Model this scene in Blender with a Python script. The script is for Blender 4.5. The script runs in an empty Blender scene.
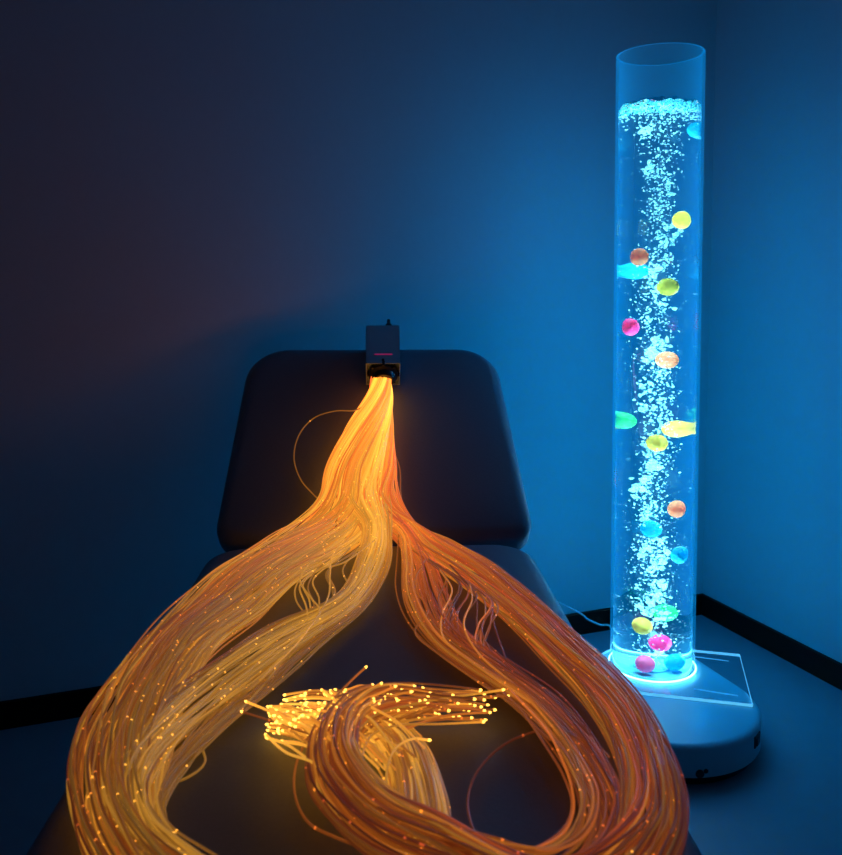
import bpy, bmesh, math, random
import numpy as np
from mathutils import Vector, Matrix, Euler

random.seed(7)
rng = np.random.default_rng(11)
S = bpy.context.scene
COL = S.collection
PI = math.pi

# ---------------------------------------------------------------- camera model
EYE = 1.03
F, CX, CY = 860.0, 421.0, 350.0
PITCH = math.radians(4.2)
CAM = np.array([0, 0, EYE])
FWD = np.array([0, math.cos(PITCH), -math.sin(PITCH)])
UP = np.array([0, math.sin(PITCH), math.cos(PITCH)])
RT = np.array([1.0, 0, 0])

def ray(x, y):
    d = RT * (x - CX) / F + UP * (CY - y) / F + FWD
    return d / np.linalg.norm(d)

def hit(x, y, p0, n):
    d = ray(x, y)
    t = np.dot(np.asarray(p0) - CAM, n) / np.dot(d, n)
    return CAM + d * t

def on_z(x, y, z):
    return hit(x, y, (0, 0, z), np.array([0, 0, 1.0]))

# ---------------------------------------------------------------- materials
def new_mat(name):
    m = bpy.data.materials.new(name)
    m.use_nodes = True
    nt = m.node_tree
    for n in list(nt.nodes):
        nt.nodes.remove(n)
    out = nt.nodes.new('ShaderNodeOutputMaterial')
    return m, nt, out

def principled(name, col, rough=.5, metal=0., spec=.5, noise=0., scale=40., bump=0., coat=0., emit=None, estr=0.):
    m, nt, out = new_mat(name)
    b = nt.nodes.new('ShaderNodeBsdfPrincipled')
    b.inputs['Base Color'].default_value = (*col, 1)
    b.inputs['Roughness'].default_value = rough
    b.inputs['Metallic'].default_value = metal
    b.inputs['Specular IOR Level'].default_value = spec
    b.inputs['Coat Weight'].default_value = coat
    if emit:
        b.inputs['Emission Color'].default_value = (*emit, 1)
        b.inputs['Emission Strength'].default_value = estr
    if noise or bump:
        tc = nt.nodes.new('ShaderNodeTexCoord')
        nz = nt.nodes.new('ShaderNodeTexNoise')
        nz.inputs['Scale'].default_value = scale
        nz.inputs['Detail'].default_value = 4
        nt.links.new(tc.outputs['Object'], nz.inputs['Vector'])
        if noise:
            mx = nt.nodes.new('ShaderNodeMix'); mx.data_type = 'RGBA'
            mx.inputs['A'].default_value = (*[c * (1 - noise) for c in col], 1)
            mx.inputs['B'].default_value = (*[min(1, c * (1 + noise)) for c in col], 1)
            nt.links.new(nz.outputs['Fac'], mx.inputs['Factor'])
            nt.links.new(mx.outputs['Result'], b.inputs['Base Color'])
        if bump:
            bp = nt.nodes.new('ShaderNodeBump')
            bp.inputs['Strength'].default_value = bump
            bp.inputs['Distance'].default_value = .002
            nt.links.new(nz.outputs['Fac'], bp.inputs['Height'])
            nt.links.new(bp.outputs['Normal'], b.inputs['Normal'])
    nt.links.new(b.outputs[0], out.inputs['Surface'])
    return m

M_wall = principled('wall_paint', (.60, .61, .62), .75, noise=.03, scale=60, bump=.08, spec=.2)
M_floor = principled('vinyl_floor', (.30, .33, .36), .5, noise=.06, scale=25, bump=.05, spec=.35)
M_skirt = principled('dark_wood_skirting', (.006, .003, .0025), .6, noise=.4, scale=18, spec=.1)
M_vinyl = principled('dark_upholstery', (.155, .185, .225), .55, noise=.10, scale=240, bump=.15, spec=.3)  # slight blue tint stands in for the tube's blue light
M_steel = principled('dark_frame_metal', (.05, .05, .055), .4, metal=.6)
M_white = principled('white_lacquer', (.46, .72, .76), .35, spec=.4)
M_black = principled('black_plastic', (.012, .012, .014), .4)
M_hous = principled('grey_metal_housing', (.34, .52, .60), .45, metal=.0, noise=.05, scale=90)  # blue tint on the grey stands in for blue bounce light
M_cord = principled('pale_cord', (.6, .62, .65), .5)
M_pink = principled('pink_lamp_slit', (.5, .05, .15), .4, emit=(1, .04, .28), estr=.22)
M_ring = principled('led_ring', (.8, .9, 1), .4, emit=(.14, .66, 1), estr=8.0)
M_edge = principled('lit_acrylic_edge', (.6, .8, .9), .3, emit=(.12, .62, 1), estr=.75)
M_groove = principled('engraved_groove', (.6, .8, .9), .4, emit=(.06, .45, .9), estr=.45)

def clear_mat(name, ior=1.45, glow=None, gl=0.):
    """thin acrylic sheet: fresnel reflection over straight transmission, optional added glow for guided light and water haze"""
    m, nt, out = new_mat(name)
    fr = nt.nodes.new('ShaderNodeFresnel'); fr.inputs['IOR'].default_value = ior
    tr = nt.nodes.new('ShaderNodeBsdfTransparent'); tr.inputs[0].default_value = (.96, .98, .99, 1)
    gs = nt.nodes.new('ShaderNodeBsdfGlossy'); gs.inputs['Roughness'].default_value = 0
    mx = nt.nodes.new('ShaderNodeMixShader')
    ge = nt.nodes.new('ShaderNodeNewGeometry')
    mu = nt.nodes.new('ShaderNodeMath'); mu.operation = 'MULTIPLY_ADD'      # reflect on entry faces only
    mu.inputs[1].default_value = -1; mu.inputs[2].default_value = 1
    nt.links.new(ge.outputs['Backfacing'], mu.inputs[0])
    m2 = nt.nodes.new('ShaderNodeMath'); m2.operation = 'MULTIPLY'
    nt.links.new(fr.outputs[0], m2.inputs[0]); nt.links.new(mu.outputs[0], m2.inputs[1])
    nt.links.new(m2.outputs[0], mx.inputs[0])
    nt.links.new(tr.outputs[0], mx.inputs[1]); nt.links.new(gs.outputs[0], mx.inputs[2])
    last = mx
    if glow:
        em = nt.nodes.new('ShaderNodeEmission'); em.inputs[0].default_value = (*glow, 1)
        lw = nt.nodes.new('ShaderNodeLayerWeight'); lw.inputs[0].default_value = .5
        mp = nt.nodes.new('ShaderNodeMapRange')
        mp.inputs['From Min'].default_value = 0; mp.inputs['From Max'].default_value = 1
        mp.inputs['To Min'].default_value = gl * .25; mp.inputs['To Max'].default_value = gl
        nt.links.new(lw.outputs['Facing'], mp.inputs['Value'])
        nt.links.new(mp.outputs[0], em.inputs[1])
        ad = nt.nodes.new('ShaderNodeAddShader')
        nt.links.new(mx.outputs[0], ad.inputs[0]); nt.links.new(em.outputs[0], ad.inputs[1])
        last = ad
    nt.links.new(last.outputs[0], out.inputs['Surface'])
    m.cycles.emission_sampling = 'NONE'
    return m

M_acryl = clear_mat('clear_acrylic_tube', 1.35, (0, .33, .95), .15)  # added emission puts the lit water's blue haze into the shell
M_plate = clear_mat('clear_acrylic_plate', 1.3)

def water_mat():
    m, nt, out = new_mat('water')
    g = nt.nodes.new('ShaderNodeBsdfGlass')
    g.inputs['Color'].default_value = (.90, .97, 1, 1)
    g.inputs['Roughness'].default_value = 0
    g.inputs['IOR'].default_value = 1.33
    nt.links.new(g.outputs[0], out.inputs['Surface'])
    return m
M_water = water_mat()

def bubble_mat(name, col, clear):
    m, nt, out = new_mat(name)
    d = nt.nodes.new('ShaderNodeBsdfDiffuse'); d.inputs[0].default_value = (*col, 1)
    t = nt.nodes.new('ShaderNodeBsdfTranslucent'); t.inputs[0].default_value = (*col, 1)
    a = nt.nodes.new('ShaderNodeMixShader'); a.inputs[0].default_value = .5
    nt.links.new(d.outputs[0], a.inputs[1]); nt.links.new(t.outputs[0], a.inputs[2])
    tr = nt.nodes.new('ShaderNodeBsdfTransparent')
    b = nt.nodes.new('ShaderNodeMixShader'); b.inputs[0].default_value = clear
    nt.links.new(a.outputs[0], b.inputs[1]); nt.links.new(tr.outputs[0], b.inputs[2])
    nt.links.new(b.outputs[0], out.inputs['Surface'])
    return m
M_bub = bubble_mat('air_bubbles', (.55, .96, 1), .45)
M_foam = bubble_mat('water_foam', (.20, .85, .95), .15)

def ball_mat(name, col):
    m, nt, out = new_mat(name)
    b = nt.nodes.new('ShaderNodeBsdfPrincipled')
    b.inputs['Base Color'].default_value = (*col, 1)
    b.inputs['Roughness'].default_value = .45
    b.inputs['Specular IOR Level'].default_value = .1
    t = nt.nodes.new('ShaderNodeBsdfTranslucent'); t.inputs[0].default_value = (*col, 1)
    a = nt.nodes.new('ShaderNodeMixShader'); a.inputs[0].default_value = .35
    nt.links.new(b.outputs[0], a.inputs[1]); nt.links.new(t.outputs[0], a.inputs[2])
    nt.links.new(a.outputs[0], out.inputs['Surface'])
    return m

def fiber_mat():
    """clear-sheathed side-glow strand: light leaks out along its length, weaker away from the lamp, with bright nicks"""
    m, nt, out = new_mat('side_glow_fiber')
    N = nt.nodes.new; L = nt.links.new
    def attr(n):
        a = N('ShaderNodeAttribute'); a.attribute_name = n; return a.outputs['Fac']
    def math_(op, a, b=None):
        q = N('ShaderNodeMath'); q.operation = op
        for i, v in enumerate((a, b)):
            if v is None: continue
            if isinstance(v, (int, float)): q.inputs[i].default_value = v
            else: L(v, q.inputs[i])
        return q.outputs[0]
    ln, hue, rnd = attr('run'), attr('hue'), attr('rnd')
    b = N('ShaderNodeBsdfPrincipled')
    b.inputs['Base Color'].default_value = (.34, .27, .25, 1)
    b.inputs['Roughness'].default_value = .24
    b.inputs['Specular IOR Level'].default_value = .5
    ramp = N('ShaderNodeValToRGB')
    e = ramp.color_ramp.elements
    e[0].position = 0; e[0].color = (1, .44, .045, 1)
    e[1].position = 1; e[1].color = (1, .135, .028, 1)
    k = e.new(.30); k.color = (1, .36, .030, 1)
    k = e.new(.62); k.color = (1, .235, .022, 1)
    L(hue, ramp.inputs[0])
    # leak strength along the run
    fall = math_('EXPONENT', math_('MULTIPLY', ln, -3.1))
    base = .215
    # slow variation along each strand
    cmb = N('ShaderNodeCombineXYZ'); L(math_('MULTIPLY', ln, 7.0), cmb.inputs[0]); L(math_('MULTIPLY', rnd, 97.), cmb.inputs[1])
    nz = N('ShaderNodeTexNoise'); nz.inputs['Scale'].default_value = 1.; nz.inputs['Detail'].default_value = 2
    L(cmb.outputs[0], nz.inputs['Vector'])
    slow = math_('ADD', math_('MULTIPLY', nz.outputs['Fac'], 1.5), .15)
    per = math_('ADD', math_('MULTIPLY', math_('POWER', rnd, 3.0), 2.6), .30)
    per = math_('MULTIPLY', per, math_('SUBTRACT', 1.25, math_('MULTIPLY', hue, .75)))
    glow = math_('MULTIPLY', math_('MULTIPLY', base, slow), per)
    near = math_('MULTIPLY', math_('MULTIPLY', fall, 2.1), math_('ADD', math_('MULTIPLY', rnd, .45), .62))
    glow = math_('ADD', glow, math_('MULTIPLY', near, math_('ADD', math_('MULTIPLY', nz.outputs['Fac'], .8), .5)))
    # bright nicks
    cell = N('ShaderNodeCombineXYZ')
    L(math_('FLOOR', math_('MULTIPLY', ln, 420.)), cell.inputs[0]); L(math_('MULTIPLY', rnd, 991.), cell.inputs[1])
    wn = N('ShaderNodeTexWhiteNoise'); wn.noise_dimensions = '3D'; L(cell.outputs[0], wn.inputs['Vector'])
    nick = math_('GREATER_THAN', wn.outputs['Value'], .991)
    fade = math_('SUBTRACT', 1., fall)
    spark = math_('MULTIPLY', math_('MULTIPLY', math_('MULTIPLY', nick, fade), 1.5), math_('SUBTRACT', 1.35, hue))
    td = attr('tipd')
    end = math_('ADD', math_('MULTIPLY', math_('EXPONENT', math_('MULTIPLY', td, -28.)), .9), math_('MULTIPLY', math_('EXPONENT', math_('MULTIPLY', td, -4.5)), .42))
    end = math_('MULTIPLY', end, math_('MAXIMUM', math_('SUBTRACT', .95, math_('MULTIPLY', hue, 1.25)), .03))
    tot = math_('ADD', math_('ADD', glow, end), spark)
    L(ramp.outputs[0], b.inputs['Emission Color']); L(tot, b.inputs['Emission Strength'])
    L(b.outputs[0], out.inputs['Surface'])
    m.cycles.emission_sampling = 'NONE'
    return m
M_fiber = fiber_mat()
M_tip = principled('glowing_fiber_tip', (.8, .6, .3), .3, emit=(1, .50, .07), estr=4.0)

# ---------------------------------------------------------------- helpers
def link(name, me, mat=None, parent=None, smooth=False):
    o = bpy.data.objects.new(name, me)
    COL.objects.link(o)
    for mm in (mat if isinstance(mat, (list, tuple)) else [mat]):
        if mm: me.materials.append(mm)
    if parent: o.parent = parent
    if smooth:
        me.polygons.foreach_set('use_smooth', [True] * len(me.polygons))
        me.set_sharp_from_angle(angle=math.radians(38))
    return o

def mesh_from(verts, faces, name='m'):
    me = bpy.data.meshes.new(name)
    me.from_pydata([tuple(map(float, v)) for v in verts], [], faces)
    me.validate(); me.update()
    return me

def bm_mesh(bm, name='m'):
    me = bpy.data.meshes.new(name)
    bmesh.ops.recalc_face_normals(bm, faces=bm.faces)
    bm.to_mesh(me); bm.free()
    return me

def tag(o, label, cat, group=None):
    o['label'] = label; o['category'] = cat
    if group: o['group'] = group

def thing(name, label, cat, loc, rz=0.):
    o = bpy.data.objects.new(name, None); COL.objects.link(o)
    o.location = loc; o.rotation_euler = (0, 0, rz)
    o.empty_display_size = .05
    tag(o, label, cat)
    return o

def round_outline(pts, radii, inset=0., seg=8):
    """convex polygon (CCW) with rounded corners, moved inwards by inset"""
    n = len(pts); res = []
    P = [Vector(p) for p in pts]
    L = []
    for i in range(n):
        a, b = P[i], P[(i + 1) % n]
        d = (b - a).normalized(); nn = Vector((-d.y, d.x))
        L.append((a + nn * inset, d))
    Q = []
    for i in range(n):
        (p, d), (q, e) = L[i - 1], L[i]
        c = d.x * e.y - d.y * e.x
        t = ((q.x - p.x) * e.y - (q.y - p.y) * e.x) / c
        Q.append(p + d * t)
    for i in range(n):
        d0, d1 = L[i - 1][1], L[i][1]
        r = max(radii[i] - inset, .0015)
        ang = d0.angle(d1)
        tl = r * math.tan(ang / 2)
        s = Q[i] - d0 * tl
        n0 = Vector((-d0.y, d0.x)); c = s + n0 * r
        a0 = math.atan2(-n0.y, -n0.x)
        for k in range(seg + 1):
            a = a0 + ang * k / seg
            res.append((c.x + r * math.cos(a), c.y + r * math.sin(a)))
    return res

def slab(outline_fn, z0, z1, r, seg=5, crown=0., rb=None):
    """solid with outline_fn(inset) cross sections and rounded top and bottom edges"""
    rb = r if rb is None else rb
    rings = []
    for k in range(seg + 1):
        a = PI / 2 * k / seg
        rings.append((rb * (1 - math.sin(a)), z0 + rb * (1 - math.cos(a))))
    for k in range(seg + 1):
        a = PI / 2 * k / seg
        rings.append((r * (1 - math.cos(a)), z1 - r * (1 - math.sin(a))))
    verts, faces = [], []
    n = None
    for ins, z in rings:
        o = outline_fn(ins); n = len(o)
        verts += [(x, y, z) for x, y in o]
    for i in range(len(rings) - 1):
        for j in range(n):
            a = i * n + j; b = i * n + (j + 1) % n
            faces.append((a, b, b + n, a + n))
    # caps: slightly crowned centre
    for ring, z, cr, flip in ((0, z0, 0, True), (len(rings) - 1, z1, crown, False)):
        base = ring * n
        cx = sum(verts[base + j][0] for j in range(n)) / n
        cy = sum(verts[base + j][1] for j in range(n)) / n
        prev = list(range(base, base + n))
        if cr:
            for f in (.12, .3, .6):
                st = len(verts)
                for j in range(n):
                    x, y, zz = verts[base + j]
                    verts.append((x + (cx - x) * f, y + (cy - y) * f, z + cr * (1 - (1 - f) ** 3)))
                for j in range(n):
                    faces.append((prev[j], prev[(j + 1) % n], st + (j + 1) % n, st + j))
                prev = list(range(st, st + n))
        c = len(verts); verts.append((cx, cy, z + cr))
        for j in range(n):
            t = (prev[j], prev[(j + 1) % n], c)
            faces.append(t[::-1] if flip else t)
    return mesh_from(verts, faces)

def box_bm(bm, c, s, bev=0.):
    r = bmesh.ops.create_cube(bm, size=1)
    vs = r['verts']
    for v in vs:
        v.co = Vector((c[0] + v.co.x * s[0], c[1] + v.co.y * s[1], c[2] + v.co.z * s[2]))
    if bev:
        es = list({e for v in vs for e in v.link_edges})
        bmesh.ops.bevel(bm, geom=es, offset=bev, segments=3, affect='EDGES', profile=.5)

def box(name, c, s, mat, parent=None, bev=0.):
    bm = bmesh.new(); box_bm(bm, c, s, bev)
    return link(name, bm_mesh(bm), mat, parent)

def lathe(prof, n=48, cap=True):
    verts, faces = [], []
    for r, z in prof:
        for j in range(n):
            a = 2 * PI * j / n
            verts.append((r * math.cos(a), r * math.sin(a), z))
    m = len(prof)
    for i in range(m - 1):
        for j in range(n):
            a, b = i * n + j, i * n + (j + 1) % n
            faces.append((a, b, b + n, a + n))
    if cap:
        faces.append(tuple(range(n - 1, -1, -1)))
        faces.append(tuple((m - 1) * n + j for j in range(n)))
    return mesh_from(verts, faces)

def sweep(P, rad, ns=6):
    """vertices and faces of a round tube along points P; rad scalar or array"""
    P = np.asarray(P, float); n = len(P)
    T = np.gradient(P, axis=0); T /= np.linalg.norm(T, axis=1)[:, None] + 1e-12
    ref = np.array([0, 0, 1.0]) if abs(T[0][2]) < .9 else np.array([1.0, 0, 0])
    N = np.zeros_like(P); v = ref - T[0] * np.dot(ref, T[0]); v /= np.linalg.norm(v)
    for i in range(n):
        v = v - T[i] * np.dot(v, T[i]); v /= np.linalg.norm(v) + 1e-12
        N[i] = v
    B = np.cross(T, N)
    r = np.broadcast_to(np.asarray(rad, float), (n,))
    a = np.arange(ns) * 2 * PI / ns
    V = P[:, None, :] + r[:, None, None] * (np.cos(a)[None, :, None] * N[:, None, :] + np.sin(a)[None, :, None] * B[:, None, :])
    V = V.reshape(-1, 3)
    i = np.arange(n - 1)[:, None] * ns; j = np.arange(ns)[None, :]; k = (j + 1) % ns
    Fq = np.stack([i + j, i + k, i + ns + k, i + ns + j], -1).reshape(-1, 4)
    return V, Fq

def tube(name, P, rad, mat, parent=None, ns=8):
    V, Fq = sweep(P, rad, ns)
    n = len(P)
    faces = [tuple(f) for f in Fq.tolist()] + [tuple(range(ns - 1, -1, -1)), tuple((n - 1) * ns + j for j in range(ns))]
    return link(name, mesh_from(V, faces), mat, parent, True)

def spline(K, m):
    """Catmull-Rom through keys K (n,d), m samples per span"""
    K = np.asarray(K, float)
    K = np.vstack([2 * K[0] - K[1], K, 2 * K[-1] - K[-2]])
    out = []
    t = np.linspace(0, 1, m, endpoint=False)[:, None]
    for i in range(1, len(K) - 2):
        p0, p1, p2, p3 = K[i - 1], K[i], K[i + 1], K[i + 2]
        out.append(.5 * (2 * p1 + (p2 - p0) * t + (2 * p0 - 5 * p1 + 4 * p2 - p3) * t ** 2 + (3 * p1 - p0 - 3 * p2 + p3) * t ** 3))
    out.append(K[-2][None])
    return np.vstack(out)

# ---------------------------------------------------------------- the setting
cor = on_z(702, 613, 0); lft = on_z(0, 728, 0); rgt = on_z(842, 686, 0)
u_back = (lft - cor)[:2]; u_back /= np.linalg.norm(u_back)
u_right = np.array([u_back[1], -u_back[0]])           # square corner
if np.dot(u_right, (rgt - cor)[:2]) < 0: u_right = -u_right
def room_pt(a, b, z=0.):                              # a along the back wall, b along the right wall
    p = cor[:2] + u_back * a + u_right * b
    return (p[0], p[1], z)

def prism(name, quad, z0, z1, mat, kind='structure'):
    n = len(quad)
    v = [(x, y, z0) for x, y, *_ in quad] + [(x, y, z1) for x, y, *_ in quad]
    f = [tuple(range(n - 1, -1, -1)), tuple(range(n, 2 * n))] + [(i, (i + 1) % n, n + (i + 1) % n, n + i) for i in range(n)]
    me = mesh_from(v, f)
    bm = bmesh.new(); bm.from_mesh(me); me2 = bm_mesh(bm)
    o = link(name, me2, mat); o['kind'] = kind
    return o

prism('floor', [room_pt(-.1, -.1), room_pt(4.2, -.1), room_pt(4.2, 4.2), room_pt(-.1, 4.2)], -.1, 0, M_floor)
prism('wall_back', [room_pt(-.1, -.1), room_pt(4.2, -.1), room_pt(4.2, 0), room_pt(-.1, 0)], 0, 2.6, M_wall)
prism('wall_right', [room_pt(-.1, 0), room_pt(0, 0), room_pt(0, 4.2), room_pt(-.1, 4.2)], 0, 2.6, M_wall)
prism('wall_left', [room_pt(4.2, -.1), room_pt(4.3, -.1), room_pt(4.3, 4.3), room_pt(4.2, 4.3)], 0, 2.6, M_wall)
prism('wall_front', [room_pt(-.1, 4.2), room_pt(4.2, 4.2), room_pt(4.2, 4.3), room_pt(-.1, 4.3)], 0, 2.6, M_wall)
prism('ceiling', [room_pt(-.1, -.1), room_pt(4.3, -.1), room_pt(4.3, 4.3), room_pt(-.1, 4.3)], 2.6, 2.7, M_wall)
HB = .064
prism('baseboard_back', [room_pt(0, 0), room_pt(4.2, 0), room_pt(4.2, .012), room_pt(0, .012)], 0, HB, M_skirt)
prism('baseboard_right', [room_pt(0, .012), room_pt(.012, .012), room_pt(.012, 4.2), room_pt(0, 4.2)], 0, HB, M_skirt)

# ---------------------------------------------------------------- treatment table
ZS = .52
AX0 = np.array([-.0985, 1.672])
TH = math.atan(.05)
table = thing('treatment_table', 'dark upholstered treatment table with raised backrest under the glowing fibers', 'table', (AX0[0], AX0[1], 0), TH)
MT = Matrix.Translation((AX0[0], AX0[1], 0)) @ Matrix.Rotation(TH, 4, 'Z')

W2 = .318
so = [(-W2, -1.28), (W2, -1.28), (W2, .015), (-W2, .015)]
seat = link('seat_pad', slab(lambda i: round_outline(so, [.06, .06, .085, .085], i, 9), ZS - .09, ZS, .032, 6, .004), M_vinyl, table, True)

# backrest frame: origin on the front face's bottom edge, u up the slope, n out of the face
BY0, BZ0 = .028, .535
BY1, BZ1 = .400, .890
ba = math.atan2(BZ1 - BZ0, BY1 - BY0)
BL = math.hypot(BZ1 - BZ0, BY1 - BY0)
BR = Matrix.Translation((0, BY0, BZ0)) @ Matrix.Rotation(ba, 4, 'X')
bo = [(-.318, -.012), (.335, -.012), (.298, BL), (-.292, BL)]
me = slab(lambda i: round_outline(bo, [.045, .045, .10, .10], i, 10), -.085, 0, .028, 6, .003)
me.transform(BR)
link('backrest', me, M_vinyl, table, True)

# under-frame, hinge and legs
bm = bmesh.new()
for sx in (-1, 1):
    box_bm(bm, (sx * .24, -.64, ZS - .11), (.04, 1.2, .04), .004)
box_bm(bm, (0, -1.2, ZS - .11), (.48, .04, .04), .004)
box_bm(bm, (0, -.08, ZS - .11), (.48, .04, .04), .004)
link('frame', bm_mesh(bm), M_steel, table)
for sx in (-1, 1):
    bm = bmesh.new()
    box_bm(bm, (sx * .18, .045, ZS - .075), (.05, .16, .02), .003)
    bmesh.ops.create_cone(bm, cap_ends=True, segments=16, radius1=.014, radius2=.014, depth=.06,
                          matrix=Matrix.Translation((sx * .18, .03, ZS - .066)) @ Matrix.Rotation(PI / 2, 4, 'Y'))
    link('hinge', bm_mesh(bm), M_steel, table)
for sx in (-1, 1):
    for yy in (-1.12, -.16):
        bm = bmesh.new()
        box_bm(bm, (sx * .22, yy, (ZS - .13) / 2 + .01), (.045, .045, ZS - .13 - .02), .004)
        box_bm(bm, (sx * .22, yy, .01), (.06, .06, .02), .004)
        link('leg', bm_mesh(bm), M_steel, table)

MB = MT @ BR
def bpt(x, u, n):
    return np.array(MB @ Vector((x, u, n)))
B_O = bpt(0, 0, 0); B_N = bpt(0, 0, 1) - B_O; B_U = bpt(0, 1, 0) - B_O; B_X = bpt(1, 0, 0) - B_O

# ---------------------------------------------------------------- fiber optic light
fol = thing('fiber_optic_light', 'grey lamp box with long tresses of glowing orange optical fibers', 'fiber optic light', (0, 0, 0))
BW, BT = .078, .078
e0 = hit(383, 387, B_O, B_N)                           # where the box's lower end meets the backrest
xe, ue = np.dot(e0 - B_O, B_X), np.dot(e0 - B_O, B_U)
BLn = .118
fol.location = tuple(bpt(xe, ue + BLn / 2, .005))
fol.rotation_euler = MB.to_euler()
bpy.context.view_layer.update()
MF = Matrix.Translation(fol.location) @ MB.to_3x3().to_4x4()
MFi = MF.inverted()
# housing: an open-ended sleeve with a recessed end plate; local y up the slope, z off the pad
bm = bmesh.new()
t = .003; yb = -BLn / 2; yt = BLn / 2
box_bm(bm, (0, 0, BT - t / 2), (BW, BLn, t), .0008)
box_bm(bm, (0, 0, .002 + t / 2), (BW, BLn, t), .0008)
for s in (-1, 1):
    box_bm(bm, (s * (BW - t) / 2, 0, BT / 2 + .001), (t, BLn, BT - .002), .0008)
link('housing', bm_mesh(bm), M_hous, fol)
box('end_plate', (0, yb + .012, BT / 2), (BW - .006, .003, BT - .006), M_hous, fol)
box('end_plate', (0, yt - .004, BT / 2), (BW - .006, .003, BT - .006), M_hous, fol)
g = link('cable_gland', lathe([(.031, 0), (.033, .004), (.033, .018), (.027, .022), (.026, .030), (.022, .034)], 28), M_black, fol, True)
gx = 0.001; gz = .042
g.matrix_local = Matrix.Translation((gx, yb + .012, gz)) @ Matrix.Rotation(PI / 2, 4, 'X')
bm = bmesh.new()
for k in range(8):
    a = 2 * PI * k / 8
    box_bm(bm, (gx + .034 * math.cos(a), yb + .001, gz + .034 * math.sin(a)), (.006, .014, .006), .001)
link('gland_nut', bm_mesh(bm), M_black, fol)
box('indicator_slit', (.001, yb + .027, BT + .0004), (.040, .0026, .001), M_pink, fol)
k = link('screw', lathe([(.003, 0), (.003, .002), (.0015, .0026)], 14), M_black, fol); k.location = (0, yb + .010, BT)
k = link('power_plug', lathe([(.011, 0), (.011, .008), (.0075, .010), (.0075, .020), (.0045, .024), (.004, .036)], 20), M_black, fol, True)
k.matrix_local = Matrix.Translation((.014, yt - .004, BT - .016)) @ Matrix.Rotation(-PI / 2, 4, 'X')

# ---- strands
S_N = np.array([0, 0, 1.0])
def surf(x, y, h):
    """point where the view line of (x,y) meets the pad, lifted by h: backrest above, seat below"""
    h = h + .006
    p = hit(x, y, B_O + B_N * h, B_N); q = hit(x, y, (0, 0, ZS + h), S_N)
    dp, dq = np.linalg.norm(p - CAM), np.linalg.norm(q - CAM)
    k = .5 + .5 * math.tanh((dq - dp) / .05)              # softened crease
    return p * k + q * (1 - k), (lambda n: n / np.linalg.norm(n))(B_N * k + S_N * (1 - k))

TR = [((371, 376), (391, 376), .032, .056), ((364, 398), (394, 398), .010, .056), ((343, 430), (396, 430), .003, .066),
      ((325, 466), (398, 464), .003, .066), ((317, 498), (402, 498), .003, .055)]
def tail(*q): return list(q)
LTAIL = [((225, 955), (262, 900), .003, .040), ((345, 950), (345, 880), .003, .036), ((440, 895), (392, 850), .003, .030),
         ((452, 835), (392, 805), .003, .034), ((442, 785), (386, 768), .003, .034), ((424, 745), (374, 742), .003, .034),
         ((385, 708), (350, 738), .003, .034), ((325, 694), (300, 735), .003, .034), ((275, 700), (255, 728), .003, .026)]
RTAIL = [((437, 822), (440, 885), .008, .050), ((390, 797), (365, 850), .014, .058), ((364, 760), (316, 800), .022, .066),
         ((362, 736), (306, 758), .026, .068), ((375, 716), (318, 722), .028, .068), ((412, 706), (350, 697), .022, .062),
         ((465, 712), (420, 691), .010, .045), ((540, 722), (500, 686), .004, .030)]
G = {
 'L1': TR + [((297, 521), (378, 530), .003, .050), ((262, 543), (346, 556), .003, .045), ((215, 570), (306, 580), .003, .046),
       ((172, 608), (270, 610), .003, .046), ((133, 650), (224, 640), .003, .050), ((102, 690), (192, 684), .003, .052),
       ((81, 725), (174, 738), .003, .052), ((69, 765), (166, 780), .003, .052), ((70, 802), (163, 812), .003, .052),
       ((84, 850), (178, 842), .003, .050), ((130, 915), (205, 868), .003, .046)] + LTAIL,
 'L2': TR + [((358, 528), (394, 535), .010, .055), ((352, 568), (392, 564), .003, .050), ((330, 602), (370, 603), .003, .036),
       ((270, 628), (326, 643), .003, .030), ((222, 657), (291, 672), .003, .034), ((168, 696), (250, 704), .003, .038),
       ((130, 738), (210, 738), .003, .044), ((108, 778), (177, 776), .003, .050), ((102, 808), (168, 811), .003, .052),
       ((112, 852), (188, 846), .003, .052), ((180, 900), (232, 878), .003, .046)] + LTAIL,
 'R1': TR + [((394, 525), (420, 528), .003, .045), ((410, 550), (455, 546), .003, .040), ((452, 578), (500, 570), .003, .036),
       ((500, 616), (541, 604), .003, .036), ((541, 656), (581, 641), .003, .040), ((578, 694), (627, 683), .003, .044),
       ((606, 736), (657, 723), .003, .048), ((620, 778), (675, 764), .003, .052), ((618, 818), (686, 805), .003, .052),
       ((596, 848), (684, 852), .003, .050), ((545, 868), (640, 920), .003, .048), ((490, 850), (545, 930), .004, .048)] + RTAIL,
 'R2': TR + [((390, 532), (412, 535), .003, .050), ((399, 566), (434, 560), .003, .045), ((402, 604), (448, 594), .003, .040),
       ((426, 640), (464, 630), .003, .030), ((468, 676), (512, 663), .003, .030), ((512, 708), (560, 700), .003, .036),
       ((550, 748), (600, 748), .003, .042), ((572, 788), (624, 790), .003, .046), ((576, 818), (632, 826), .003, .046),
       ((560, 846), (620, 868), .003, .046), ((528, 858), (570, 890), .003, .044), ((482, 842), (500, 885), .004, .044)] + RTAIL,
}
MSP = 8
def stations(g):
    A, Bp, N, Tk = [], [], [], []
    for a, b, h0, h1 in g:
        hm = (h0 + h1) / 2
        pa, na = surf(*a, hm); pb, nb = surf(*b, hm)
        A.append(pa); Bp.append(pb); N.append((na + nb) / 2); Tk.append([h1 - h0])
    K = np.hstack([A, Bp, N, Tk])
    return spline(K, MSP)
ST = {k: stations(g) for k, g in G.items()}
NT = (len(TR) - 1) * MSP                                # samples in the trunk

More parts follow.
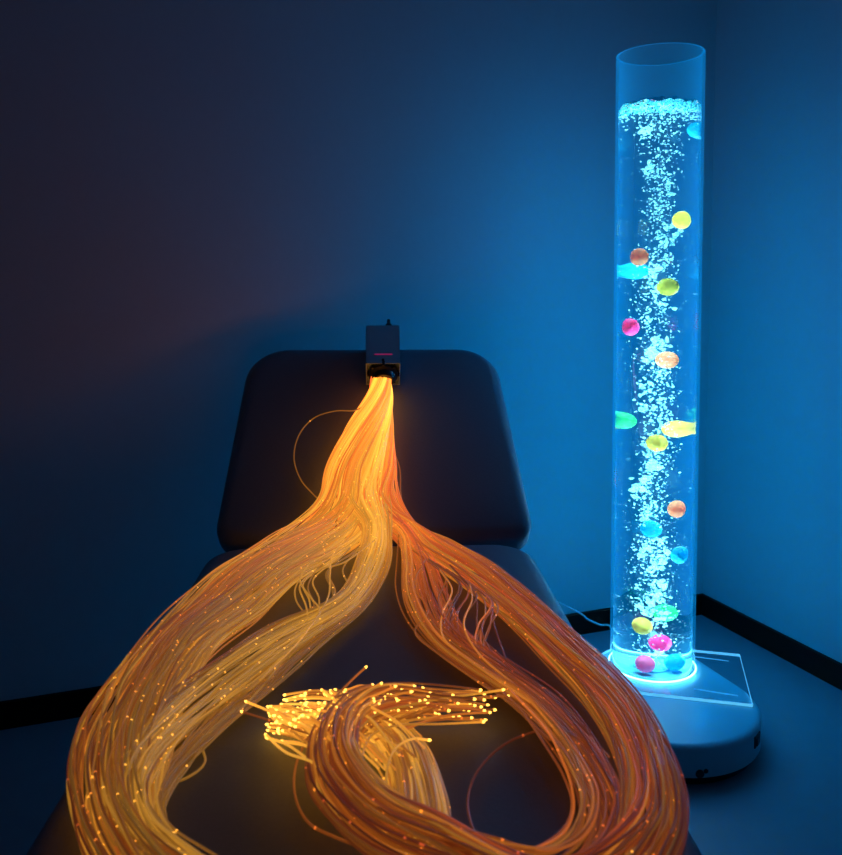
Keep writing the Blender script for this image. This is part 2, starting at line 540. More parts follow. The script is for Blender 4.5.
class Strand:
    __slots__ = ('P', 'r', 'hue', 'rnd', 'front', 'r0')
strands = []

SECT = {'L1': (-.36, .62, .08, .88), 'L2': (.12, .50, .32, .60), 'R1': (.58, .40, -.10, .72), 'R2': (.34, .42, -.50, .46)}
LOCKS = {}
for g_, m_ in (('L1', 24), ('L2', 13), ('R1', 18), ('R2', 11)):
    ls = []
    for _ in range(m_):
        r_ = math.sqrt(rng.uniform(0, 1)); a_ = rng.uniform(0, 2 * PI)
        ls.append((r_ * math.cos(a_), r_ * math.sin(a_), rng.uniform(0, 2 * PI, 6), rng.uniform(.12, .5, 3), rng.uniform(0, 1), rng.normal(0, .13)))
    LOCKS[g_] = ls
def make_strand(gname, u, v, hue, end=None, rough=1.):
    """u,v in the unit disc of the tress section (u across, v off the pad)"""
    K = ST[gname]; n = len(K)
    A, B, N, T = K[:, 0:3], K[:, 3:6], K[:, 6:9], K[:, 9]
    s = np.arange(n) / MSP
    # the trunk is twisted: section turns between lamp and split
    tw = np.zeros(n)
    tw[:NT] = (1 - np.arange(NT) / NT) ** 1.3 * 1.75
    lk = min(LOCKS[gname], key=lambda q: (q[0] - u) ** 2 + (q[1] - v) ** 2)
    free = rng.uniform(0, 1) < .24
    ph, fr = (rng.uniform(0, 2 * PI, 6), rng.uniform(.12, .5, 3)) if free else (lk[2] + rng.normal(0, .28, 6), lk[3] * (1 + rng.normal(0, .04, 3)))
    if not free: u, v = u + (lk[0] - u) * .30, v + (lk[1] - v) * .30
    hue = min(1, max(0, hue + lk[5]))
    wob = np.clip((s - 2.5) / 4, .06, 1) * rough
    r0 = math.hypot(u, v); a0 = math.atan2(v, u)
    drift = wob * (.9 * np.sin(s * fr[0] + ph[0]) - .9 * math.sin(ph[0])) * .45
    ang = a0 + drift
    rr = np.clip(r0 + wob * (.11 * np.sin(s * fr[1] * 2.2 + ph[1]) + .05 * np.sin(s * 1.5 + ph[2])), 0, 1.0)
    uu, vv = rr * np.cos(ang), rr * np.sin(ang)
    uu = uu + wob * .035 * np.sin(s * 2.3 + ph[3])
    # inside the trunk each tress keeps to its own sector of the twisted bundle
    cu, su, cv, sv = SECT[gname]
    ut, vt = cu + su * u, cv + sv * v
    rt = max(1., math.hypot(ut, vt)); ut, vt = ut / rt, vt / rt
    ct, sn = np.cos(-tw), np.sin(-tw)
    u2, v2 = ut * ct - vt * sn, ut * sn + vt * ct
    k = np.clip((s - 3.2) / 2.3, 0, 1); k = k * k * (3 - 2 * k)
    uu, vv = uu * k + u2 * (1 - k), vv * k + v2 * (1 - k)
    P = A * (.5 - .5 * uu)[:, None] + B * (.5 + .5 * uu)[:, None] + N * (.5 * T * vv)[:, None]
    P = P + N * (wob * .0018 * np.sin(s * 2.1 + ph[4]))[:, None]
    if end is not None:
        P = P[:max(20, int(end * MSP))]
    st = Strand(); st.P = P; st.hue = hue; st.rnd = float(np.clip(.62 * lk[4] + .38 * rng.uniform(0, 1), 0, 1)) * (.82 if gname == 'L2' else 1.); st.front = v
    st.r = rng.uniform(.00105, .00145)
    strands.append(st)
    return st

def disc(): 
    r = math.sqrt(rng.uniform(.05, 1)); a = rng.uniform(0, 2 * PI)
    return r * math.cos(a), r * math.sin(a)

NL1, NL2, NR1, NR2 = 215, 110, 140, 64
def hue_of(g, u):
    if g == 'L1': return np.clip(rng.normal(.34 - .12 * u, .16), 0, .8)
    if g == 'L2': return np.clip(rng.normal(.20, .12), 0, .6)
    if g == 'R1': return np.clip(rng.normal(.72, .20), .1, 1)
    return np.clip(rng.normal(.80, .18), .1, 1)
for gname, cnt in (('L1', NL1), ('L2', NL2), ('R1', NR1), ('R2', NR2)):
    L = len(G[gname]) - 1
    for _ in range(cnt):
        u, v = disc()
        if gname[0] == 'L':
            end = L - rng.uniform(0, 1) * 2.5
        else:
            end = L - .05 - rng.uniform(0, 1) ** .7 * 2.9 if (u < .15 or rng.uniform(0, 1) < .35) else L - rng.uniform(8.0, 8.7)
        # within the trunk the four groups share the section; offset their sector there
        st = make_strand(gname, u, v, hue_of(gname, u), end)
        st.r0 = 1 if gname[0] == 'R' and end < L - 5 else 0       # ends lying under the others, unlit

# trunk sector: pull each strand towards its group's side of the bundle before the split
def lay(st, keys, hs, r=.0014, hue=.4, rnd=.5, m=9):
    pts = []
    for (x, y), h in zip(keys, hs):
        pts.append(surf(x, y, h)[0])
    s = Strand(); s.P = spline(pts, m); s.hue = hue; s.rnd = rnd; s.front = 2.; s.r = r
    s.P = np.asarray(s.P)
    strands.append(s); return s

loose = [
 ([(372, 400), (356, 410), (335, 411), (314, 418), (299, 435), (294, 458), (301, 480), (316, 497), (330, 512), (345, 530)],
  [.04, .05, .05, .04, .03, .02, .012, .012, .02, .02], .35, .55),
 ([(390, 425), (394, 450), (400, 470), (401, 495), (408, 520), (430, 540), (470, 555), (500, 572), (525, 590), (540, 612), (560, 640)],
  [.03, .03, .02, .012, .01, .012, .02, .03, .03, .02, .02], .55, .6),
 ([(300, 640), (250, 700), (206, 738), (205, 762), (190, 776), (165, 786), (130, 800)], [.02, .015, .015, .008, .006, .01, .03], .02, .6),
 ([(322, 722), (308, 738), (296, 765), (295, 795), (308, 822), (335, 837), (375, 850), (440, 862)], [.05, .03, .014, .008, .006, .008, .03, .04], .75, .55),
 ([(500, 690), (522, 712), (545, 745), (563, 775), (572, 805), (562, 830), (530, 850), (490, 858)], [.03, .03, .03, .022, .018, .018, .02, .025], .8, .6),
 ([(510, 690), (545, 728), (560, 755), (571, 785), (573, 812), (560, 836), (520, 855)], [.035, .035, .03, .024, .02, .02, .025], .7, 1.),
 ([(585, 726), (541, 730), (505, 744), (479, 769), (468, 798), (473, 828), (490, 852), (520, 870)], [.03, .02, .014, .01, .008, .008, .012, .02], .9, .05),
 ([(350, 548), (335, 562), (312, 570), (297, 584), (296, 600), (308, 618), (312, 632)], [.04, .035, .03, .03, .03, .02, .02], .1, .75),
 ([(344, 540), (332, 556), (330, 575), (327, 600), (300, 640), (260, 680)], [.05, .05, .05, .04, .03, .03], .1, .85),
 ([(310, 562), (300, 580), (311, 598), (319, 612), (300, 640)], [.05, .045, .04, .03, .02], .05, .8),
 ([(375, 540), (345, 562), (318, 570), (300, 585), (306, 606), (309, 625)], [.05, .045, .045, .04, .03, .025], .1, .8),
 ([(128, 655), (100, 695), (80, 732), (69, 770), (69, 800), (82, 845), (110, 890)], [.04, .035, .025, .016, .014, .02, .03], .02, .7),
 ([(655, 725), (674, 755), (686, 790), (688, 815), (682, 850), (660, 890)], [.04, .03, .02, .02, .02, .02], .95, .05),
 ([(400, 520), (397, 560), (396, 590), (408, 622), (440, 655), (490, 688), (530, 720)], [.03, .012, .006, .006, .008, .012, .02], .65, .45),
 ([(404, 525), (402, 565), (404, 600), (420, 632), (455, 665), (500, 695), (550, 740)], [.03, .016, .012, .012, .012, .02, .03], .7, .55),
 ([(470, 585), (472, 600), (464, 625), (480, 655), (520, 690), (560, 735)], [.04, .035, .03, .03, .03, .03], .5, .9),
 ([(440, 570), (452, 590), (442, 615), (445, 640), (480, 668), (530, 702)], [.04, .035, .03, .03, .03, .03], .45, .9),
 ([(450, 565), (475, 595), (478, 630), (500, 655), (545, 690), (590, 735)], [.04, .035, .02, .02, .03, .03], .8, .3),
 ([(425, 560), (414, 585), (428, 610), (415, 632), (440, 655), (490, 690)], [.04, .03, .03, .02, .02, .02], .6, .7),
]
for k in range(14):                                     # strands that sag from the right tress before joining it again
    x0 = rng.uniform(412, 500); y0 = 556 + (x0 - 410) * .56; j = rng.uniform(-13, 5); j2 = j + rng.uniform(-8, 12)
    loose.append(([(x0 - 30, y0 - 24), (x0, y0), (x0 + j, y0 + 24), (x0 + j2, y0 + 48), (x0 + 26, y0 + 78), (x0 + 70, y0 + 112), (x0 + 112, y0 + 152)],
                  [.035, .036, .028, .02, .02, .026, .03], rng.uniform(.45, .95), rng.uniform(.3, 1)))
for k in range(7):
    x0 = rng.uniform(305, 350); y0 = 575 - (x0 - 305) * .45; j = rng.uniform(-12, 6)
    loose.append(([(x0 + 22, y0 - 15), (x0 + 8, y0 - 4), (x0 - 6 + j, y0 + 14), (x0 + j, y0 + 34), (x0 - 12, y0 + 60), (x0 - 50, y0 + 92), (x0 - 100, y0 + 135)],
                  [.030, .040, .036, .028, .022, .02, .02], rng.uniform(0, .3), rng.uniform(.4, .95)))
for keys, hs, hue, rnd in loose:
    lay(None, keys, hs, hue=hue, rnd=rnd)
# loose ends that point away from the coil, tip last
ends = [
 ([(345, 755), (320, 738), (285, 726), (262, 718), (243, 712)], [.04, .036, .03, .028, .03], .85),
 ([(340, 745), (315, 730), (285, 718), (262, 708), (247, 702)], [.05, .05, .045, .045, .045], .1),
 ([(350, 765), (330, 752), (308, 746), (286, 742)], [.05, .045, .04, .04], .1),
 ([(350, 745), (320, 730), (295, 722), (278, 722)], [.04, .04, .035, .035], .3),
 ([(318, 726), (328, 706), (342, 690), (356, 676), (365, 668)], [.04, .05, .055, .06, .064], .6),
 ([(350, 740), (375, 715), (405, 706), (440, 699), (475, 694), (502, 690)], [.05, .05, .045, .04, .04, .042], .2),
 ([(360, 760), (372, 735), (400, 725), (440, 724), (482, 722)], [.05, .045, .04, .03, .025], .3),
 ([(385, 790), (388, 765), (396, 748), (412, 739), (428, 740)], [.045, .05, .05, .045, .04], .1),
 ([(330, 720), (348, 704), (362, 694), (380, 684)], [.05, .06, .064, .066], .4),
 ([(340, 720), (360, 702), (378, 694), (394, 687)], [.05, .06, .064, .066], .5),
 ([(355, 715), (378, 700), (395, 695), (410, 692)], [.05, .055, .055, .058], .5),
]
for k in range(40):                                     # fan of ends at the coil's upper left
    x1 = rng.uniform(262, 350); y1 = 724 - (x1 - 262) * .32 + rng.normal(0, 9)
    h = rng.uniform(.02, .062)
    ends.append(([(x1 + 75, y1 + 55 + rng.normal(0, 5)), (x1 + 48, y1 + 28 + rng.normal(0, 7)), (x1 + 20, y1 + 10 + rng.normal(0, 6)), (x1, y1)],
                 [h * .7, h * .85, h, h + rng.uniform(-.004, .008)], rng.uniform(0, .5)))
for k in range(10):
    x1 = rng.uniform(440, 510); y1 = 690 + rng.uniform(0, 28)
    ends.append(([(x1 - 95, y1 + 22), (x1 - 55, y1 + 6), (x1 - 22, y1 + 1), (x1, y1)], [.03, .03, .026, .022], rng.uniform(.2, .7)))
end_strands = []
for keys, hs, hue in ends:
    s = lay(None, keys, hs, hue=hue, rnd=rng.uniform(.3, .9), r=.0013)
    end_strands.append(s)

def to_local(P):
    M = np.array(MFi)
    return P @ M[:3, :3].T + M[:3, 3]

def strand_arrays(st, tip=True, ns=6):
    P = to_local(st.P); n = len(P)
    seg = np.linalg.norm(np.diff(P, axis=0), axis=1)
    run = np.concatenate([[0], np.cumsum(seg)])
    off = 0. if st.front < 2. else 1.15 
    V, Fq = sweep(P, st.r, ns)
    at = np.repeat(run + off, ns)
    mi = np.zeros(len(Fq), int)
    # last few millimetres: the bright cut end
    if tip:
        last = P[-1] + (P[-1] - P[-2]) / (np.linalg.norm(P[-1] - P[-2]) + 1e-9) * .0035
        Pt = np.vstack([P[-1], P[-1] * .5 + last * .5, last])
        V2, F2 = sweep(Pt, np.array([st.r * 1.02, st.r * 1.1, st.r * .6]), ns)
        F2 = F2 + len(V)
        V = np.vstack([V, V2]); Fq = np.vstack([Fq, F2])
        at = np.concatenate([at, np.full(len(V2), run[-1] + off)])
        mi = np.concatenate([mi, np.ones(len(F2), int)])
    return V, Fq, at, mi, run[-1] + off - at if tip else np.full(len(at), 9.)

def strand_mesh(items):
    Vs, Fs, at, mi, hu, rn, td = [], [], [], [], [], [], []
    base = 0
    for st, tip in items:
        V, Fq, a, m_, t_ = strand_arrays(st, tip); td.append(t_)
        Vs.append(V); Fs.append(Fq + base); at.append(a); mi.append(m_)
        hu.append(np.full(len(V), st.hue)); rn.append(np.full(len(V), st.rnd)); base += len(V)
    V = np.vstack(Vs); Fq = np.vstack(Fs)
    me = bpy.data.meshes.new('fiber')
    me.vertices.add(len(V)); me.vertices.foreach_set('co', V.astype(np.float32).ravel())
    me.loops.add(len(Fq) * 4); me.loops.foreach_set('vertex_index', Fq.astype(np.int32).ravel())
    me.polygons.add(len(Fq)); me.polygons.foreach_set('loop_start', np.arange(0, len(Fq) * 4, 4, dtype=np.int32))
    me.materials.append(M_fiber); me.materials.append(M_tip)
    me.polygons.foreach_set('material_index', np.concatenate(mi).astype(np.int32))
    me.polygons.foreach_set('use_smooth', np.ones(len(Fq), bool))
    for nm, arr in (('run', np.concatenate(at)), ('hue', np.concatenate(hu)), ('rnd', np.concatenate(rn)), ('tipd', np.concatenate(td))):
        A = me.attributes.new(nm, 'FLOAT', 'POINT'); A.data.foreach_set('value', arr.astype(np.float32))
    me.update()
    return me

nloose = len(loose)
trunk_st = [s for s in strands if s.front < 2]
loop_st = [s for s in strands if s.front >= 2 and s not in end_strands]
trunk_st.sort(key=lambda s: -s.front)
n_single = 100 - len(loop_st) - len(end_strands[:11])
single = [(s, False) for s in loop_st] + [(s, True) for s in end_strands[:11]] + [(s, s.r0 == 0) for s in trunk_st[:n_single]]
rest = [(s, s.r0 == 0) for s in trunk_st[n_single:]] + [(s, True) for s in end_strands[11:]]
for it in single:
    o = bpy.data.objects.new('fiber_strand', strand_mesh([it])); COL.objects.link(o); o.parent = fol
o = bpy.data.objects.new('fiber_strands', strand_mesh(rest)); COL.objects.link(o); o.parent = fol
o['kind'] = 'stuff'

# ---------------------------------------------------------------- bubble tube
TX, TY, TR_, ZB = .573, 2.07, .1015, .09
ZT, ZW = 1.575, 1.452
bt = thing('bubble_tube', 'tall clear bubble tube of blue lit water on a white base', 'bubble tube', (TX, TY, 0))
LEAN = .0062
bt.rotation_euler = (0, -LEAN, 0)
c1 = Vector((.56 - TX, 1.905 - TY)); r1 = .205
c2 = Vector((0, 0)); r2 = .140
def base_outline(ins, n=72):
    pts = []
    for k in range(n):
        a = 2 * PI * k / n; d = Vector((math.cos(a), math.sin(a)))
        s1, s2 = c1.dot(d) + r1 - ins, c2.dot(d) + r2 - ins
        pts.append(tuple(c1 + d * (r1 - ins)) if s1 >= s2 else tuple(c2 + d * (r2 - ins)))
    return pts
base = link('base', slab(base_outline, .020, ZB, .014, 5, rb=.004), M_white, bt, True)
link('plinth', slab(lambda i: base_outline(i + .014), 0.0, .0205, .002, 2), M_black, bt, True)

def base_side(x, y):                                    # a spot on the base's upright side under an image point
    best = None
    for z in np.linspace(.022, .078, 57):
        p = on_z(x, y, z); q = Vector((p[0] - TX, p[1] - TY)) - c1
        e = abs(q.length - r1)
        if best is None or e < best[0]: best = (e, q.normalized(), z)
    return best[1], best[2]
def on_side(name, x, y, me, mat):
    d, z = base_side(x, y)
    o = link(name, me, mat, bt)
    p = c1 + d * (r1 - .001)
    o.location = (p.x, p.y, z); o.rotation_euler = (PI / 2, 0, math.atan2(d.y, d.x) + PI / 2)
    return o
bm = bmesh.new(); box_bm(bm, (0, 0, 0), (.036, .026, .006), .002)
box_bm(bm, (-.006, 0, .003), (.014, .016, .006), .001)
sk = link('power_socket', bm_mesh(bm), M_black, bt)
sa = math.radians(-38); sk.location = (c1.x + (r1 - .001) * math.cos(sa), c1.y + (r1 - .001) * math.sin(sa), .060)
sk.rotation_euler = (PI / 2, 0, sa + PI / 2)
on_side('foot_screw', 700, 774, lathe([(.009, -.002), (.009, .003), (.005, .005)], 16), M_black)
on_side('foot_screw', 706, 771, lathe([(.005, -.002), (.005, .002), (.003, .003)], 12), M_black)

# clear plate around the tube's foot
pr1, pr2 = on_z(740, 655, ZB + .006), on_z(753, 705, ZB + .006)
pm = (pr1 + pr2) / 2
dv = Vector((pr1[0] - pr2[0], pr1[1] - pr2[1])); pw = dv.length / 2; dv.normalize()
du = Vector((dv.y, -dv.x))
pmv = Vector((pm[0] - TX, pm[1] - TY)); plen = pmv.dot(du); pc = pmv - du * plen
def plate_outline(n=96):
    pts = []
    for k in range(n):
        a = 2 * PI * (k + .5) / n
        c, s = math.cos(a), math.sin(a)
        if c <= 0: q = (c * pw, s * pw)
        else:
            tt = min(plen / c if c > 1e-6 else 1e9, pw / abs(s) if abs(s) > 1e-6 else 1e9); q = (c * tt, s * tt)
        pts.append(pc + du * q[0] + dv * q[1])
    return pts
po = plate_outline(); n = len(po)
# snap the two square corners in
for sgn in (-1, 1):
    cnr = pc + du * plen + dv * pw * sgn
    i = min(range(n), key=lambda j: (po[j] - cnr).length); po[i] = cnr
vv = []; ff = []; mi = []
for z in (ZB + .0005, ZB + .0070):
    vv += [(p.x, p.y, z) for p in po]
    for k in range(n):
        a = math.atan2(po[k].y, po[k].x); vv.append((.1015 * math.cos(a), .1015 * math.sin(a), z))
for j in range(n):
    k = (j + 1) % n
    ff += [(j, n + j, n + k, k), (2 * n + j, 2 * n + k, 3 * n + k, 3 * n + j), (j, k, 2 * n + k, 2 * n + j), (n + j, 3 * n + j, 3 * n + k, n + k)]
    mi += [0, 0, 1, 1]
me = mesh_from(vv, ff); me.materials.append(M_plate); me.materials.append(M_edge)
me.polygons.foreach_set('material_index', mi)
plate = link('clear_plate', me, None, bt)
for (xa, ya), (xb, yb_) in (((694, 689), (738, 696)), ((695, 657), (729, 661.5))):
    a, b = on_z(xa, ya, ZB + .0076), on_z(xb, yb_, ZB + .0076)
    o = tube('engraved_line', [a - np.array([TX, TY, 0]), (a + b) / 2 - np.array([TX, TY, 0]), b - np.array([TX, TY, 0])], .0011, M_groove, bt, 6)

# acrylic tube: thin open cylinder with a finished lip
RI = .0955
sh = lathe([(RI, ZB), (RI, ZT - .001), (RI + .001, ZT), (TR_ - .001, ZT), (TR_, ZT - .001), (TR_, ZB), (RI, ZB)], 96, cap=False)
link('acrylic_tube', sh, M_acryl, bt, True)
lip = []
bmr = lathe([(RI + .0005, ZT), (RI + .001, ZT + .0012), (TR_ - .001, ZT + .0012), (TR_ - .0005, ZT)], 96, cap=False)
M_lip = principled('lit_tube_rim', (.3, .5, .6), .3, emit=(.0, .36, .9), estr=.10)
link('tube_rim', bmr, M_lip, bt, True)

RW = .0952
def water_top(x, y):
    r = math.hypot(x, y) / RW
    return ZW + .020 * math.exp(-((x + .008) ** 2 + y ** 2) / .0011) + .0035 * math.sin(x * 95 + 1) * math.cos(y * 80) + .002 * math.sin(x * 210 + y * 170)
vs, fs = [], []
nr, ns = 14, 96
prof = [(RW, ZB + .004)]
for r, z in ((RW - .001, ZB + .0025), (RW, ZB + .0035)):
    vs += [(r * math.cos(2 * PI * j / ns), r * math.sin(2 * PI * j / ns), z) for j in range(ns)]
for i in range(1, nr + 1):                               # surface rings from the wall inwards
    r = RW * (1 - (i - 1) / nr)
    for j in range(ns):
        x, y = r * math.cos(2 * PI * j / ns), r * math.sin(2 * PI * j / ns)
        vs.append((x, y, water_top(x, y)))
for i in range(nr + 1):
    for j in range(ns):
        a, b = i * ns + j, i * ns + (j + 1) % ns
        fs.append((a, b, b + ns, a + ns))
fs.append(tuple(range(ns - 1, -1, -1)))
c = len(vs); vs.append((0, 0, water_top(0, 0)))
for j in range(ns): fs.append(((nr + 1) * ns + j, (nr + 1) * ns + (j + 1) % ns, c))
me = mesh_from(vs, fs); bm = bmesh.new(); bm.from_mesh(me); 
link('water', bm_mesh(bm), M_water, bt, True)

# bubbles: one uncountable column, with clumps; and foam on the surface
ico = bmesh.new(); bmesh.ops.create_icosphere(ico, subdivisions=1, radius=1)
ico.verts.ensure_lookup_table()
IV = np.array([v.co[:] for v in ico.verts]); IF = np.array([[v.index for v in f.verts] for f in ico.faces]); ico.free()
def blobs(C, R, squash=.45, jit=.25):
    m = len(C); Vs, Fs = [], []
    for i in range(m):
        sc = R[i] * np.array([rng.uniform(1 - squash, 1 + squash), rng.uniform(1 - squash, 1 + squash), rng.uniform(1 - squash, 1 + squash)])
        V = IV * (1 + rng.uniform(-jit, jit, (len(IV), 1))) * sc
        a = rng.uniform(0, 2 * PI, 2)
        Rz = np.array([[math.cos(a[0]), -math.sin(a[0]), 0], [math.sin(a[0]), math.cos(a[0]), 0], [0, 0, 1]])
        Rx = np.array([[1, 0, 0], [0, math.cos(a[1]), -math.sin(a[1])], [0, math.sin(a[1]), math.cos(a[1])]])
        Vs.append(V @ Rx.T @ Rz.T + C[i]); Fs.append(IF + i * len(IV))
    return np.vstack(Vs), np.vstack(Fs)
C, R = [], []
z0 = ZB + .03
for _ in range(2300):
    z = z0 + (ZW - .03 - z0) * rng.uniform(0, 1)
    sp = .019 + .006 * math.sin(z * 9) + .002
    x, y = rng.normal(0, sp, 2)
    if math.hypot(x, y) > .046: continue
    C.append((x + .006 * math.sin(z * 11), y, z)); R.append(rng.uniform(.0007, .0023))
zc = z0 + .02
while zc < ZW - .04:
    low = 1 - (zc - z0) / (ZW - z0)
    cx, cy = rng.normal(0, .011, 2)
    for _ in range(int(rng.uniform(10, 26) * (.7 + .6 * low))):
        C.append((cx + rng.normal(0, .010), cy + rng.normal(0, .010), zc + rng.normal(0, .011))); R.append(rng.uniform(.0014, .0038))
    if rng.uniform(0, 1) < .55:                          # a burst of larger bubbles
        for _ in range(int(rng.uniform(4, 10))):
            C.append((cx + rng.normal(0, .008), cy + rng.normal(0, .008), zc + rng.normal(0, .008))); R.append(rng.uniform(.0040, .0066))
    zc += rng.uniform(.018, .05)
V, Fq = blobs(np.array(C), np.array(R))
o = link('bubbles', mesh_from(V, Fq.tolist()), M_bub, bt, True); o['kind'] = 'stuff'
C, R = [], []
for _ in range(3200):                                    # tiny specks carried all through the water
    r = .092 * math.sqrt(rng.uniform(0, 1)); a = rng.uniform(0, 2 * PI); q = rng.uniform(0, 1) ** 1.5
    C.append((r * math.cos(a), r * math.sin(a), ZB + .02 + (ZW - ZB - .05) * q)); R.append(rng.uniform(.00035, .0007))
for _ in range(420):                                     # bubbles gathered under the surface
    r = .090 * math.sqrt(rng.uniform(0, 1)); a = rng.uniform(0, 2 * PI)
    C.append((r * math.cos(a), r * math.sin(a), ZW - .006 - rng.exponential(.012))); R.append(rng.uniform(.0008, .0024))
V, Fq = blobs(np.array(C), np.array(R), .3, .1)
o = link('bubbles', mesh_from(V, Fq.tolist()), M_bub, bt, True); o['kind'] = 'stuff'
C, R = [], []
for _ in range(1300):
    r = .092 * math.sqrt(rng.uniform(0, 1)); a = rng.uniform(0, 2 * PI); x, y = r * math.cos(a), r * math.sin(a)
    C.append((x, y, water_top(x, y) + rng.uniform(-.002, .005))); R.append(rng.uniform(.0012, .0036))
V, Fq = blobs(np.array(C), np.array(R), .3, .2)
o = link('foam', mesh_from(V, Fq.tolist()), M_foam, bt, True); o['kind'] = 'stuff'

# lit collar at the tube's foot
me = lathe([(TR_ + .0008, ZB + .0088), (TR_ + .0045, ZB + .0088), (TR_ + .0040, ZB + .011), (TR_ + .0008, ZB + .0115), (TR_ + .0008, ZB + .0088)], 96, cap=False)
link('light_ring', me, M_ring, bt, True)
me = lathe([(.001, ZB + .0062), (.020, ZB + .0062), (.024, ZB + .010), (.030, ZB + .010), (.031, ZB + .0062), (.090, ZB + .0062), (.0905, ZB + .005)], 64, cap=True)
link('air_inlet', me, principled('blue_inlet_plastic', (.10, .55, .75), .5, spec=.1), bt, True)

# power cord: leaves the base at the back and runs along the wall behind the table
cpts = [np.array([TX - .05, TY + .120, .03]), np.array([TX - .065, TY + .165, .035])]
for x, y, yy in ((611, 628, 2.27), (600, 624.5, 2.29), (588, 619, 2.31), (577, 611, 2.33)):
    cpts.append(hit(x, y, (0, yy, 0), np.array([0, 1.0, 0])))
cpts += [np.array([.30, 2.36, .19]), np.array([.20, 2.365, .26])]
P = spline(cpts, 8) - np.array([TX, TY, 0])
tube('power_cord', P, .0028, M_cord, bt, 8)
box('power_plug', (.20 - TX, 2.372 - TY, .265), (.04, .028, .04), M_cord, bt, .006)

# ---------------------------------------------------------------- balls in the water
def in_water(x, y, s):
    """follow the view line through (x,y) into the water by s metres"""
    d = ray(x, y)
    zz = CAM[2] + d[2] / d[1] * TY
    tx = TX - LEAN * zz
    o2 = CAM[:2] - np.array([tx, TY]); d2 = d[:2]
    a = d2 @ d2; b = 2 * o2 @ d2; c = o2 @ o2 - RW ** 2
    D = b * b - 4 * a * c
    t = (-b - math.sqrt(max(D, 0))) / (2 * a)
    p = CAM + d * t
    n = np.array([p[0] - tx, p[1] - TY, 0]) / RW
    n /= np.linalg.norm(n)
    eta = 1 / 1.33; ci = -d @ n
    tdir = eta * d + (eta * ci - math.sqrt(1 - eta ** 2 * (1 - ci ** 2))) * n
    q = p + tdir * s
    rad = q[:2] - np.array([tx, TY]); rr = np.linalg.norm(rad)
    if rr > RW - .0235: q[:2] = np.array([tx, TY]) + rad / rr * (RW - .0235)
    return q
YEL, ORA, PNK, CYA, GRN = (.80, .72, .08), (1, .46, .22), (1, .07, .36), (.02, .62, .85), (.04, .55, .16)
YE2 = (.95, .75, .12)
balls = [
 (682, 220, .035, YEL, 'yellow-green ball floating highest among the mid-water balls, right of the bubbles'),
 (639, 257, .035, ORA, 'orange ball left of the bubbles, upper of the orange ones'),
 (628, 271, .150, CYA, 'light blue ball against the left wall of the tube, just below an orange ball'),
 (668, 287, .085, YEL, 'yellow-green ball in the middle of the bubble stream, upper half of the tube'),
 (630, 327, .035, PNK, 'bright magenta ball alone at the left, halfway up the tube'),
 (667, 360, .100, ORA, 'orange ball inside the bubble stream, below the magenta ball'),
 (688, 428, .150, YE2, 'yellow ball pressed against the right wall of the tube'),
 (657, 443, .080, YE2, 'yellow ball in the bubbles, level with the one at the right wall'),
 (677, 509, .035, ORA, 'orange ball right of the bubbles, lowest of the orange ones'),
 (651, 529, .085, CYA, 'light blue ball half hidden in the bubbles, lower half of the tube'),
 (680, 555, .035, CYA, 'light blue ball right of the bubbles, clear of the stream'),
 (665, 613, .120, GRN, 'green ball behind the bubbles near the foot of the tube'),
 (642, 626, .070, YE2, 'yellow ball glowing near the foot of the tube, left of the green one'),
 (660, 643, .100, PNK, 'pink ball behind the bubbles just above the tube floor'),
 (645, 664, .055, (1, .22, .45), 'pink ball lying at the floor of the tube'),
 (675, 663, .075, CYA, 'light blue ball lying at the floor of the tube beside the pink one'),
 (621, 420, .110, GRN, 'green ball faint at the left wall of the tube'),
 (701, 131, .060, CYA, 'light blue ball bobbing under the foam at the water surface'),
]
bmb = bmesh.new(); bmesh.ops.create_uvsphere(bmb, u_segments=32, v_segments=18, radius=.0205)
ball_me = bm_mesh(bmb); ball_me.polygons.foreach_set('use_smooth', [True] * len(ball_me.polygons))
mats = {}
placed = []
for x, y, s, colr, lab in balls:
    q = in_water(x, y, s)
    q[2] = min(max(q[2], ZB + .030), ZW - .022)
    for _ in range(20):                                   # keep balls from sitting inside one another
        for p in placed:
            dd = q - p; l = np.linalg.norm(dd)
            if l < .042: q = q + dd / l * (.0425 - l)
    placed.append(q)
    if colr not in mats: mats[colr] = ball_mat('ball_plastic', colr)
    mc = ball_me.copy(); mc.materials.append(mats[colr])
    o = bpy.data.objects.new('ball', mc); COL.objects.link(o)
    o.location = tuple(q); tag(o, lab, 'ball', 'coloured balls in the bubble tube')

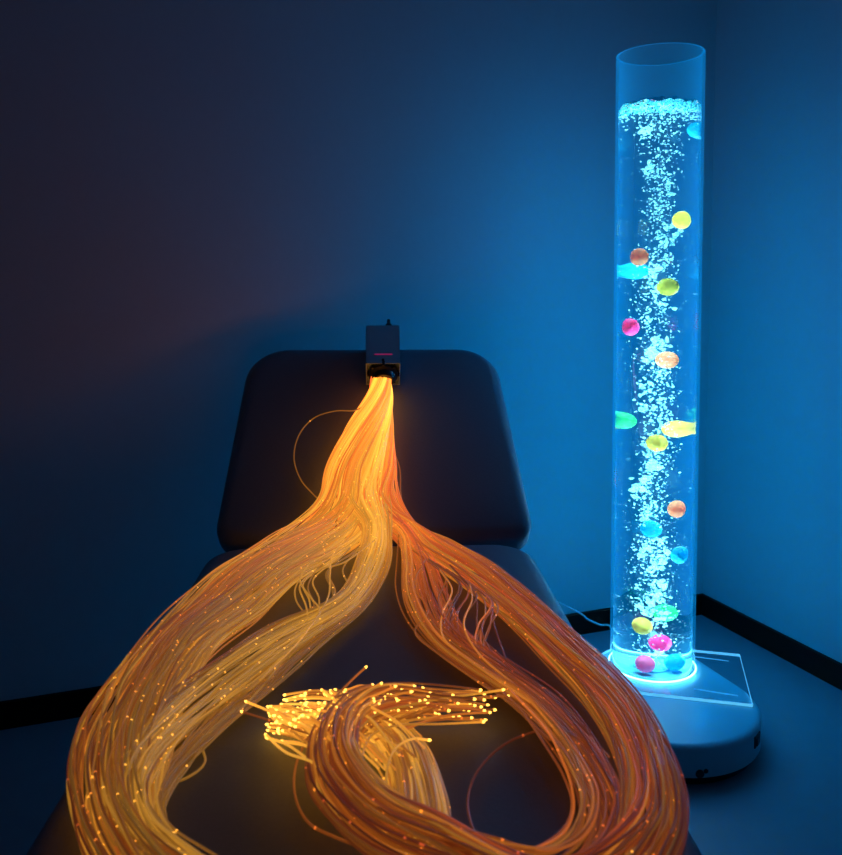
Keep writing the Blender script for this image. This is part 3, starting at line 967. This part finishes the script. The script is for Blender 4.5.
# ---------------------------------------------------------------- light
def point(name, loc, power, col, size=0.):
    l = bpy.data.lights.new(name, 'POINT'); l.energy = power; l.color = col; l.shadow_soft_size = size
    o = bpy.data.objects.new(name, l); COL.objects.link(o); o.location = loc
    return o
# added point lights in the water, to brighten bubbles and balls
nz = 13
for i in range(nz):
    z = ZB + .05 + (ZW - ZB - .09) * i / (nz - 1)
    a = i * 2.4
    low = 1 - i / (nz - 1)
    point('tube_inner_light', (TX + .066 * math.cos(a), TY + .066 * math.sin(a), z), 2.2 + 2.9 * low, (.46, .86, 1))
point('tube_inner_light', (TX, TY, ZB + .040), 1.2, (.30, .80, 1))
# added point lights outside the tube, standing in for the column's light
NC = 36
for i in range(NC):
    f = i / (NC - 1); z = ZB + .08 + (ZW - ZB - .14) * f
    a = 1.1 + i * 2.39996
    point('column_fill_light', (TX + .122 * math.cos(a), TY + .122 * math.sin(a), z), .29 * (1.02 - .06 * f), (0.0, .335, 1))

w = bpy.data.worlds.new('World'); S.world = w; w.use_nodes = True
bg = w.node_tree.nodes['Background']; bg.inputs[0].default_value = (.8, .85, 1, 1); bg.inputs[1].default_value = .014

# ---------------------------------------------------------------- camera
cd = bpy.data.cameras.new('camera'); co = bpy.data.objects.new('camera', cd); COL.objects.link(co)
co.location = tuple(CAM); co.rotation_euler = (PI / 2 - PITCH, 0, 0)
cd.sensor_width = 36; cd.sensor_fit = 'AUTO'; cd.lens = 36 * F / 855
cd.shift_y = -(427.5 - CY) / 855
cd.clip_start = .01
cd.dof.use_dof = True; cd.dof.focus_distance = 1.75; cd.dof.aperture_fstop = 10.5
S.camera = co

vs_ = S.view_settings
S.display_settings.display_device = 'sRGB'
vs_.view_transform = 'Standard'; vs_.look = 'None'; vs_.gamma = 1; vs_.use_curve_mapping = False
vs_.exposure = 0
cy = S.cycles
cy.max_bounces = 14; cy.transmission_bounces = 12; cy.transparent_max_bounces = 24; cy.diffuse_bounces = 4
cy.caustics_refractive = False; cy.caustics_reflective = False
cy.sample_clamp_indirect = 4
cy.use_denoising = True
